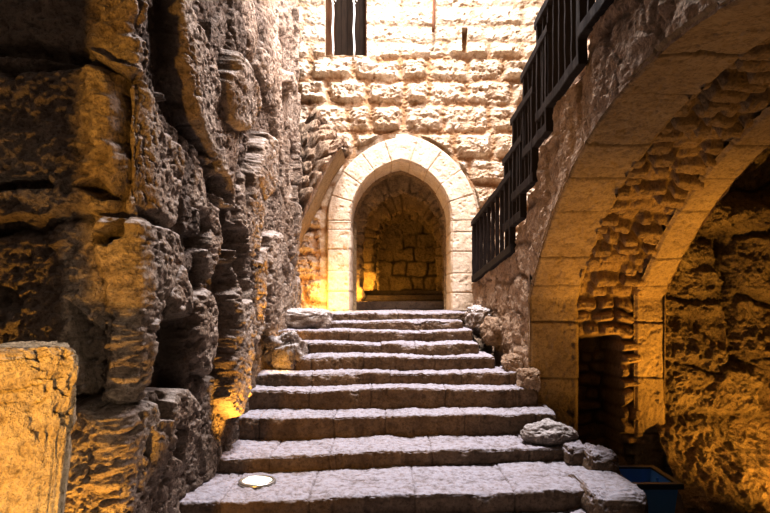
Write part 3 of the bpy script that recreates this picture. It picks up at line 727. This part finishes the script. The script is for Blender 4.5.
# ================================================================== STAIRCASE
# edge y at left / right (pixels), depth, left px, right px
STEPS = [(503, 490, 4.80, 197, 612), (458, 446, 5.60, 224, 574), (419, 413, 6.20, 246, 556), (391, 388, 6.62, 255, 537), (373.5, 372, 6.95, 262, 518),
         (356.5, 356, 7.25, 270, 494), (343.5, 343.5, 7.62, 275, 478), (331, 331, 8.02, 276, 472), (321, 321, 8.50, 282, 462), (312.5, 312.5, 9.00, 284, 470)]
Zs = [-(0.5 * (a + b) - 298) * d / F for a, b, d, _, _ in STEPS]
def staircase():
    root = thing('stone_staircase', 'worn stone staircase with pale treads climbing to the pointed arch', 'staircase', (0.1, 4.8, -2.15))
    data = []
    for i, (yl, yr, d, pl, pr) in enumerate(STEPS):
        z = Zs[i]
        dl = -z * F / (yl - 298); dr = -z * F / (yr - 298)
        xl = -1.75; xr = (pr - 385) * dr / F
        nxt = STEPS[i + 1][2] if i < 9 else 10.6
        zb = Zs[i - 1] if i else -1.70
        data.append((z, zb, dl, dr, xl, xr, nxt, 100 + i))
    data.insert(0, (-1.70, -1.92, 4.0, 4.0, -1.75, 1.85, 4.9, 98)); data.insert(0, (-1.92, -2.15, 3.3, 3.3, -1.42, 1.85, 4.1, 97))
    for z, zb, dl, dr, xl, xr, nxt, seed in data:
        nx = 420; x = np.linspace(xl, xr, nx)
        H = z - zb + 0.10; D = nxt + 0.35 - max(dl, dr)
        # profile parameter: from back of tread to nose to bottom of riser
        r = 0.028
        tr = np.linspace(1, 0, 56) ** 1.0; pr_ = []
        for t in tr: pr_.append((r + t * D, 0.0, 0, 1))
        for a in np.linspace(0, PI / 2, 8)[1:]: pr_.append((r - r * math.sin(a), -r + r * math.cos(a), -math.sin(a), math.cos(a)))
        for t in np.linspace(0, 1, 34)[1:]: pr_.append((0.0, -r - t * (H - r), -1, 0))
        pr_ = np.array(pr_)
        ncap = 14
        yf = dl + (dr - dl) * (x - xl) / (xr - xl)
        Xg = np.repeat(x[:, None], len(pr_), 1)
        Yg = yf[:, None] + pr_[None, :, 0]; Zg = z + pr_[None, :, 1] + 0 * Xg
        Ny = pr_[None, :, 2] + 0 * Xg; Nz = pr_[None, :, 3] + 0 * Xg
        # slabs: joints across the riser and onto the tread
        rnd = random.Random(seed); js = [xl]
        while js[-1] < xr: js.append(js[-1] + rnd.uniform(0.42, 0.95))
        js = np.array(js); rv = np.array([rnd.random() for _ in js])
        jx = Xg + 0.02 * fbm(Xg, Yg, Zg, 4, 3, seed=seed)
        ci = np.clip(np.searchsorted(js, jx) - 1, 0, len(js) - 2); dj = np.minimum(jx - js[ci], js[ci + 1] - jx)
        jn = 1 - sm(dj, 0, 0.012)
        back = sm(Yg - yf[:, None], 0.0, 0.10)
        treadj = 0
        if nxt - dl > 0.35: treadj = (1 - sm(np.abs(Yg - yf[:, None] - 0.42 - 0.03 * fbm(Xg, Yg, 1, 3, 3, seed=seed)), 0, 0.012)) * (Nz > 0.9)
        nose = np.exp(-(((Yg - yf[:, None]) / 0.05) ** 2 + ((Zg - z) / 0.05) ** 2))
        chip = sm(fbm(Xg, 0, 0, 3.2, 3, seed=seed), 0.05, 0.5) * nose
        nz1 = fbm(Xg, Yg, Zg, 2.5, 3, seed=seed); nz2 = fbm(Xg, Yg, Zg, 12, 4, 0.6, seed=seed + 5)
        nz3 = fbm(Xg, Yg, Zg, 38, 2, 0.6, seed=seed + 6)
        crk = 1 - sm(np.abs(fbm(Xg, Yg * 1.3, 3, 2.1, 4, 0.6, seed=seed + 11)), 0.0, 0.022); crk = crk * sm(fbm(Xg, Yg, 8, 1.3, 2, seed=seed), -0.05, 0.2)
        wear = sm(fbm(Xg, Yg, 2, 3.5, 4, 0.65, seed=seed + 12), 0.05, 0.45)
        d = 0.020 * nz1 + 0.018 * nz2 + 0.007 * nz3 - 0.012 * crk - 0.008 * wear - 0.06 * chip - 0.013 * jn - 0.012 * treadj + 0.018 * (rv[ci] - 0.5) * (Nz < 0.9)
        Zo = 0.032 * fbm(Xg * 1.1, 0, 0, 1.0, 2, seed=seed + 8) + 0.010 * (rv[ci] - 0.5)
        Yo = 0.05 * fbm(Xg, 0, 0, 1.4, 4, 0.6, seed=seed + 9) * (1 - sm(Yg - yf[:, None], 0.1, 0.5)) + 0.02 * (rv[ci] - .5)
        # riser leans / undercuts
        Yo = Yo + 0.10 * np.clip(z - Zg - 0.03, 0, 1) * (Nz < 0.5)
        Q = np.stack([Xg, Yg + Ny * d + Yo, Zg + Nz * d + Zo * (Nz > 0.1)], -1)
        cav = np.clip(0.55 * jn + 0.8 * treadj + 0.7 * crk * (Nz > 0.5) + 0.3 * wear + 0.45 * sm(-nz2, 0.0, 0.5), 0, 1); tint = rv[ci]
        # right cap: collapse profile toward its lower back corner
        last = Q[-1]; ctr = np.array([xr, nxt + 0.3, zb - 0.1])
        for k in range(1, ncap + 1):
            t = k / ncap; ring_ = last + (ctr - last) * t
            ring_[:, 0] = last[:, 0] + 0.03 * math.sin(min(t * 6, 1) * PI / 2) + 0.02 * fbm(ring_[:, 0], ring_[:, 1], ring_[:, 2], 5, 3) * min(1, t * 5)
            Q = np.concatenate([Q, ring_[None]], 0)
            cav = np.concatenate([cav, cav[-1:] * 0 + 0.2], 0); tint = np.concatenate([tint, tint[-1:]], 0)
        mk('step', Q.reshape(-1, 3), gridfaces(Q.shape[0], Q.shape[1], flip=False), M_step, root, tint, cav)
    return root
staircase()

# ================================================================== ROCKS
def rock(name, c, s, mat, seed, n=70, p=0.45, amp=0.12, rot=0.0, tilt=0.0, pit=0.014, label=None, cat='rock', group=None, parent=None, shear=0.0):
    """super-ellipsoid boulder with fractal surface; c is base centre"""
    th = np.linspace(0, 2 * PI, 2 * n + 1)[:-1]; ph = np.linspace(-PI / 2, PI / 2, n)
    TH, PH = np.meshgrid(th, ph, indexing='ij')
    f = lambda w, q: np.sign(w) * np.abs(w) ** q
    x = f(np.cos(PH), p) * f(np.cos(TH), p); y = f(np.cos(PH), p) * f(np.sin(TH), p); z = f(np.sin(PH), p)
    nrm = np.stack([x, y, z], -1); nrm /= np.linalg.norm(nrm, axis=-1, keepdims=True)
    X = x * s[0] / 2; Y = y * s[1] / 2; Z = z * s[2] / 2
    m = min(s)
    d = m * amp * (fbm(x, y, z, 1.4, 3, seed=seed) * 1.6 + 0.6 * fbm(x, y, z, 4, 4, 0.6, seed=seed + 1, ridge=True)) + 0.006 * fbm(X, Y, Z, 30, 3, seed=seed) - pit * sm(fbm(X, Y, Z, 17, 3, 0.6, seed=seed + 3), 0.0, 0.35)
    Q = np.stack([X, Y, Z], -1) + nrm * d[..., None]
    Q[..., 0] += shear * Q[..., 2]
    ca, sa = math.cos(tilt), math.sin(tilt); qx, qz = Q[..., 0] * ca - Q[..., 2] * sa, Q[..., 0] * sa + Q[..., 2] * ca
    Q[..., 0], Q[..., 2] = qx, qz
    ca, sa = math.cos(rot), math.sin(rot); qx, qy = Q[..., 0] * ca - Q[..., 1] * sa, Q[..., 0] * sa + Q[..., 1] * ca
    Q[..., 0], Q[..., 1] = qx, qy
    Q += np.array([c[0], c[1], c[2] + s[2] / 2])
    nu, nv = Q.shape[:2]
    i = np.arange(nu)[:, None]; j = np.arange(nv - 1)[None, :]
    a = i * nv + j; b = ((i + 1) % nu) * nv + j
    fc = np.stack([a, b, b + 1, a + 1], -1).reshape(-1, 4)
    o = mk(name, Q.reshape(-1, 3), fc, mat, parent, 0.5 + 0 * d, np.clip(-d / (m * amp + 1e-6) * 0.4, 0, 1))
    if label: tag(o, label, cat, group)
    return o
def W(px, py, d): return ((px - 385) * d / F, d, -(py - 298) * d / F)

rock('boulder', (-1.20, 7.42, Zs[4] - 0.02), (0.42, 0.45, 0.40), M_pale, 5, amp=0.16, p=0.6, label='pale lumpy boulder wedged against the left wall on the upper steps', tilt=0.25)
rock('rock_slab', (-1.12, 8.72, Zs[7] - 0.02), (0.72, 0.70, 0.28), M_pale, 8, amp=0.16, p=0.5, label='flat white dusted rock slab at the foot of the glowing recess')
x, y, z = W(592, 446, 5.85)
rock('stone_block', (1.77, 5.86, Zs[0] - 0.02), (0.20, 0.42, 0.19), M_step, 14, amp=0.10, p=0.4, label='small squared stone block butted against the end of a lower tread')
rock('stone_block', (1.93, 5.62, Zs[0] - 0.25), (0.25, 0.45, 0.42), M_step, 17, amp=0.10, p=0.4, label='rounded brown stone block standing just above the blue bin')
rock('stone_block', (1.80, 5.08, -2.15), (0.44, 0.80, 0.66), M_step, 19, amp=0.07, p=0.3, label='large weathered end block of the bottom step beside the blue bin')
rock('mortar_mound', (1.58, 6.02, Zs[1] - 0.06), (0.54, 0.36, 0.26), M_pale, 26, amp=0.10, pit=0.006, p=1.15, label='low pale mortar mound on the end of the second tread')
rock('rubble_stone', (1.30, 8.75, Zs[7] - 0.05), (0.30, 0.50, 0.34), M_pale, 25, amp=0.14, p=0.6, label='pale rough rubble stone at the top right corner of the stairs')
rock('rubble_stone', (1.42, 8.15, Zs[6] - 0.05), (0.26, 0.4, 0.34), M_right, 27, amp=0.14, p=0.6, label='brown rubble stone against the right wall below the pale one')
rock('rubble_stone', (1.52, 7.30, Zs[4] - 0.05), (0.26, 0.4, 0.22), M_right, 29, amp=0.14, p=0.6, label='low rubble stone beside the middle steps at the wall foot')
rock('rubble_stone', (1.60, 6.90, Zs[3] - 0.05), (0.22, 0.36, 0.24), M_right, 31, amp=0.12, p=0.6, label='rubble stone at the foot of the great arch jamb')

# large golden block in the near left corner
def near_block():
    o = rock('stone_block', (-1.86, 2.60, -2.15), (0.84, 0.40, 1.93), M_block, 44, n=260, p=0.13, amp=0.09, pit=0.028, shear=0.09, rot=0.46,
             label='tall pitted golden stone block with grey top in the near left corner')
near_block()

# broken arch springer in the corner between left wall and doorway
def springer():
    pts = [(-1.50, 0.35), (-1.44, 0.75), (-1.32, 1.05), (-1.16, 1.35), (-0.98, 1.75), (-0.84, 2.02), (-0.66, 2.28)]
    pts = np.array(pts); up = np.array([(-1.62, 1.0), (-1.60, 1.5), (-1.55, 2.0), (-1.45, 2.7), (-1.20, 3.05), (-0.98, 2.80), (-0.66, 2.42)])
    tt = np.linspace(0, 1, len(pts)); T = np.linspace(0, 1, 130)
    lo = np.stack([np.interp(T, tt, pts[:, k]) for k in (0, 1)], -1); hi = np.stack([np.interp(T, tt, up[:, k]) for k in (0, 1)], -1)
    root = thing('broken_arch_springer', 'broken rubble arch springer curving out of the left wall toward the doorway', 'arch remnant', (-1.4, 9.7, 0.3))
    # underside: smooth curved arris strip, depth 9.45 -> 10.25
    yy = np.linspace(9.40, 10.3, 50)
    Tg, Y = np.meshgrid(T, yy, indexing='ij')
    X = lo[:, 0][:, None] + 0 * Y; Z = lo[:, 1][:, None] + 0 * Y
    P = np.stack([X, Y, Z], -1); N = normals(P); N = N * np.sign(N[..., 0:1] + 1e-9)
    surf('curved_soffit', P, N, rough_disp(X, Y, Z, 131, 0.015, 0.008, 0.004, 0.006), M_vous, None, None, root)
    # front: rough rubble face leaning back
    s = np.linspace(0, 1, 110)
    Tg, S = np.meshgrid(T, s, indexing='ij')
    X = lo[:, 0][:, None] * (1 - S) + hi[:, 0][:, None] * S; Z = lo[:, 1][:, None] * (1 - S) + hi[:, 1][:, None] * S
    Y = 9.40 + 0.8 * S ** 1.5
    P = np.stack([X, Y, Z], -1); N = np.zeros_like(P); N[..., 1] = -0.8; N[..., 2] = 0.3; N[..., 0] = 0.4
    e, r1, r2, lu, lv = masonry(X, Z, np.arange(-1, 5, 0.24), 0.2, 0.4, 132, warp=0.1, rr=0.09)
    f = sm(S, 0.0, 0.12)
    d = f * (0.16 * (r1) + 0.10 * sm(e, 0, 0.08) - 0.02) + rough_disp(X, Y, Z, 133, 0.12, 0.10, 0.02, 0.04) * (0.2 + 0.8 * f)
    surf('rubble_face', P, N, d, M_right, r1, 0.7 * (1 - sm(e, 0, 0.05)) * f, root)
springer()

# ================================================================== RAILINGS
def xr_(y): return float(xface(np.array(y)))
SECT = [ # near depth, far depth, bottom z near/far, top z near/far
    (7.44, 9.92, 0.60, 0.30, 1.50, 1.19), (6.97, 7.80, 0.95, 0.88, 1.80, 1.71), (6.44, 7.38, 1.26, 1.20, 2.17, 2.11),
    (5.87, 6.92, 1.63, 1.60, 2.55, 2.46), (4.89, 6.30, 1.90, 1.83, 2.86, 2.78), (3.9, 4.95, 2.13, 2.10, 3.1, 3.0)]
RLAB = ['lowest and longest black timber railing section, beside the sunlit wall', 'short black timber railing section, second up from the lowest',
        'short black timber railing section in the middle of the stepped run, third up', 'black timber railing section, fourth up the stepped run',
        'tall black timber railing section with orange light between its slats', 'topmost black timber railing section cut off by the picture edge']
for i, (yn, yf, bn, bf, tn, tf) in enumerate(SECT):
    xo = -0.045
    A = (xr_(yn) + xo, yn); B = (xr_(yf) + xo, yf)
    t = thing('timber_railing', RLAB[i], 'railing', (A[0], A[1], bn - 0.06), 'stepped black timber railings above the arch')
    bar('bottom_rail', (A[0], A[1], bn), (B[0], B[1], bf), 0.075, 0.10, M_wood, t, wob=0.006, seed=i)
    bar('top_rail', (A[0], A[1] - 0.03, tn), (B[0], B[1] + 0.05, tf), 0.085, 0.085, M_wood, t, wob=0.004, seed=i + 9)
    n = max(4, int(round((yf - yn) / (0.27 if i == 0 else 0.20))))
    for k in range(n + 1):
        u = k / n; y = yn + 0.05 + (yf - yn - 0.10) * u; x = xr_(y) + xo
        uu = (y - yn) / (yf - yn)
        w = 0.075 if k in (0, n) else 0.05
        bar('post' if k in (0, n) else 'slat', (x, y, bn + (bf - bn) * uu - 0.03), (x, y, tn + (tf - tn) * uu + 0.02), w * 0.8, w, M_wood, t, up=(1, 0, 0), wob=0.003, seed=i * 20 + k)

# ================================================================== BLUE BIN
def bin_():
    t = thing('plastic_bin', 'open blue plastic bin with dark rim beside the bottom step', 'bin', (2.52, 5.55, -2.15))
    x0, x1, y0, y1 = 2.10, 2.52, 5.32, 5.85; zt = -1.60; zb = -2.14; tp = 0.05; th = 0.02
    def ring(ins, z, tap): return [(x0 + ins + tap, y0 + ins + tap, z), (x1 - ins - tap, y0 + ins + tap, z), (x1 - ins - tap, y1 - ins - tap, z), (x0 + ins + tap, y1 - ins - tap, z)]
    v = ring(0, zb, tp) + ring(0, zt, 0) + ring(th, zt, 0) + ring(th, zb + th, tp)
    q = lambda a, b: [[a + i, a + (i + 1) % 4, b + (i + 1) % 4, b + i] for i in range(4)]
    f = [[3, 2, 1, 0]] + q(0, 4) + q(4, 8) + q(8, 12) + [[12, 13, 14, 15]]
    mk('shell', np.array(v), f, M_blue, t, smooth=False)
    o = 0.03
    v = []
    for (a, z) in ((-o, zt - 0.035), (-o, zt + 0.012), (th + 0.005, zt + 0.012), (th + 0.005, zt - 0.005)):
        v += ring(a, z, 0)
    f = q(0, 4) + q(4, 8) + q(8, 12) + q(12, 0)
    mk('rim', np.array(v), f, M_rim, t, smooth=False)
    for yy in (0.35, 0.65):
        box('rib', x1 - 0.045, x1 - 0.005, y0 + (y1 - y0) * yy - 0.01, y0 + (y1 - y0) * yy + 0.01, zb + 0.1, zt - 0.04, M_blue, t)
bin_()

# ================================================================== RECESSED STEP LAMP
def disc(nm, c, r, h, mat, par, r_in=0.0):
    n = 40; v = []; f = []
    rs = [(r, 0), (r, h * 0.7), (r * 0.96, h), (max(r_in, 0.0001), h)] + ([(r_in, 0)] if r_in else [])
    for rr, z in rs:
        for k in range(n): a = 2 * PI * k / n; v.append((c[0] + rr * math.cos(a), c[1] + rr * math.sin(a), c[2] + z))
    for i in range(len(rs) - 1):
        for k in range(n): f.append([i * n + k, i * n + (k + 1) % n, (i + 1) * n + (k + 1) % n, (i + 1) * n + k])
    return mk(nm, np.array(v), f, mat, par)
lc = (-1.065, 5.17, Zs[0] + 0.002)
lt = thing('recessed_floor_lamp', 'round glass uplight set flush into the lowest visible tread', 'floor lamp', lc)
disc('trim_ring', lc, 0.155, 0.018, M_steel, lt, 0.125)
disc('lamp_glass', lc, 0.126, 0.014, M_lamp, lt)

# ================================================================== LIGHTS
def target(o, p): o.rotation_euler = (Vector((p[0], p[1], p[2] + ZE)) - o.location).to_track_quat('-Z', 'Y').to_euler()
def area(nm, loc, to, sx, sy, pw, col):
    l = bpy.data.lights.new(nm, 'AREA'); l.shape = 'RECTANGLE'; l.size = sx; l.size_y = sy; l.energy = pw; l.color = col
    o = bpy.data.objects.new(nm, l); C.objects.link(o); o.location = (loc[0], loc[1], loc[2] + ZE); target(o, to); return o
def spot(nm, loc, to, ang, pw, col, blend=0.5, rad=0.04):
    l = bpy.data.lights.new(nm, 'SPOT'); l.spot_size = math.radians(ang); l.spot_blend = blend; l.energy = pw; l.color = col; l.shadow_soft_size = rad
    o = bpy.data.objects.new(nm, l); C.objects.link(o); o.location = (loc[0], loc[1], loc[2] + ZE); target(o, to); return o
def point(nm, loc, pw, col, rad=0.05):
    l = bpy.data.lights.new(nm, 'POINT'); l.energy = pw; l.color = col; l.shadow_soft_size = rad
    o = bpy.data.objects.new(nm, l); C.objects.link(o); o.location = (loc[0], loc[1], loc[2] + ZE); return o
GOLD = (1.0, 0.54, 0.09)
# daylight falling down the open shaft
area('daylight_shaft', (0.3, 8.4, 6.2), (0.1, 8.2, -1), 2.4, 2.8, 190, (0.82, 0.87, 1.0))
area('daylight_side', (1.3, 7.4, 5.4), (-1.5, 5.2, 0.2), 0.8, 1.6, 500, (1.0, 0.89, 0.91))
area('sun_on_wall', (0.4, 7.3, 8.6), (0.4, 10.3, 2.6), 0.8, 0.4, 1150, (0.98, 0.97, 1.0))
# golden uplights
spot('uplight_end_face', (-1.50, 0.6, -0.5), (-1.55, 3.75, 0.5), 75, 380, GOLD, 0.3)
spot('uplight_behind_block', (-1.6, 3.25, -1.9), (-1.65, 3.75, 0.4), 70, 110, GOLD, 0.5)
spot('uplight_block', (-0.5, 1.3, -1.2), (-1.5, 2.5, -0.8), 50, 62, (1.0, 0.86, 0.68), 0.6)
spot('uplight_passage', (-1.22, 5.3, -1.46), (-1.50, 5.75, -0.3), 60, 110, GOLD, 0.6)
spot('uplight_passage_mid', (-1.10, 6.6, -0.8), (-1.36, 6.6, 1.6), 34, 170, GOLD, 0.6)
spot('uplight_passage_low', (-1.22, 5.95, -1.2), (-1.52, 6.15, 0.4), 45, 60, GOLD, 0.6)
spot('uplight_passage_far', (-1.08, 8.6, -0.25), (-1.4, 8.8, 1.0), 80, 60, GOLD, 0.6)
point('step_lamp', (-1.18, 7.02, -0.78), 2.2, GOLD, 0.03)
point('step_lamp', (-1.16, 7.78, -0.46), 2.2, GOLD, 0.03)
point('uplight_recess', (-0.98, 9.90, 0.0), 30, GOLD)
spot('uplight_arch', (3.05, 6.0, -2.05), (2.78, 6.5, 0.8), 64, 230, GOLD, 0.7)
spot('uplight_arch_ring', (3.7, 5.7, -2.0), (3.0, 6.9, -0.8), 34, 70, GOLD, 0.4)
spot('uplight_arch_near', (4.2, 4.2, -2.0), (2.9, 4.4, 1.3), 70, 130, GOLD, 0.6)
spot('uplight_rock', (4.3, 5.3, -2.05), (4.1, 7.1, -0.5), 110, 300, GOLD, 0.7)
point('corridor_lamp', (-0.42, 11.7, 0.05), 22, GOLD)
point('corridor_lamp_far', (-0.25, 13.75, 0.3), 26, GOLD)
point('corridor_lamp_end', (0.15, 15.9, 0.35), 16, GOLD)

w = bpy.data.worlds.new('World'); bpy.context.scene.world = w; w.use_nodes = True
w.node_tree.nodes['Background'].inputs[0].default_value = (0.85, 0.75, 0.68, 1); w.node_tree.nodes['Background'].inputs[1].default_value = 0.045

# ================================================================== CAMERA
cam = bpy.data.cameras.new('camera'); co = bpy.data.objects.new('camera', cam); C.objects.link(co)
co.location = (0, 0, ZE); co.rotation_euler = (PI / 2, 0, 0)
cam.sensor_width = 36; cam.lens = 36 * F / 770; cam.shift_y = 41.5 / 770; cam.clip_start = 0.05
bpy.context.scene.camera = co
vs = bpy.context.scene.view_settings
vs.view_transform = 'Standard'; vs.look = 'None'; vs.exposure = 0.12; vs.gamma = 0.86
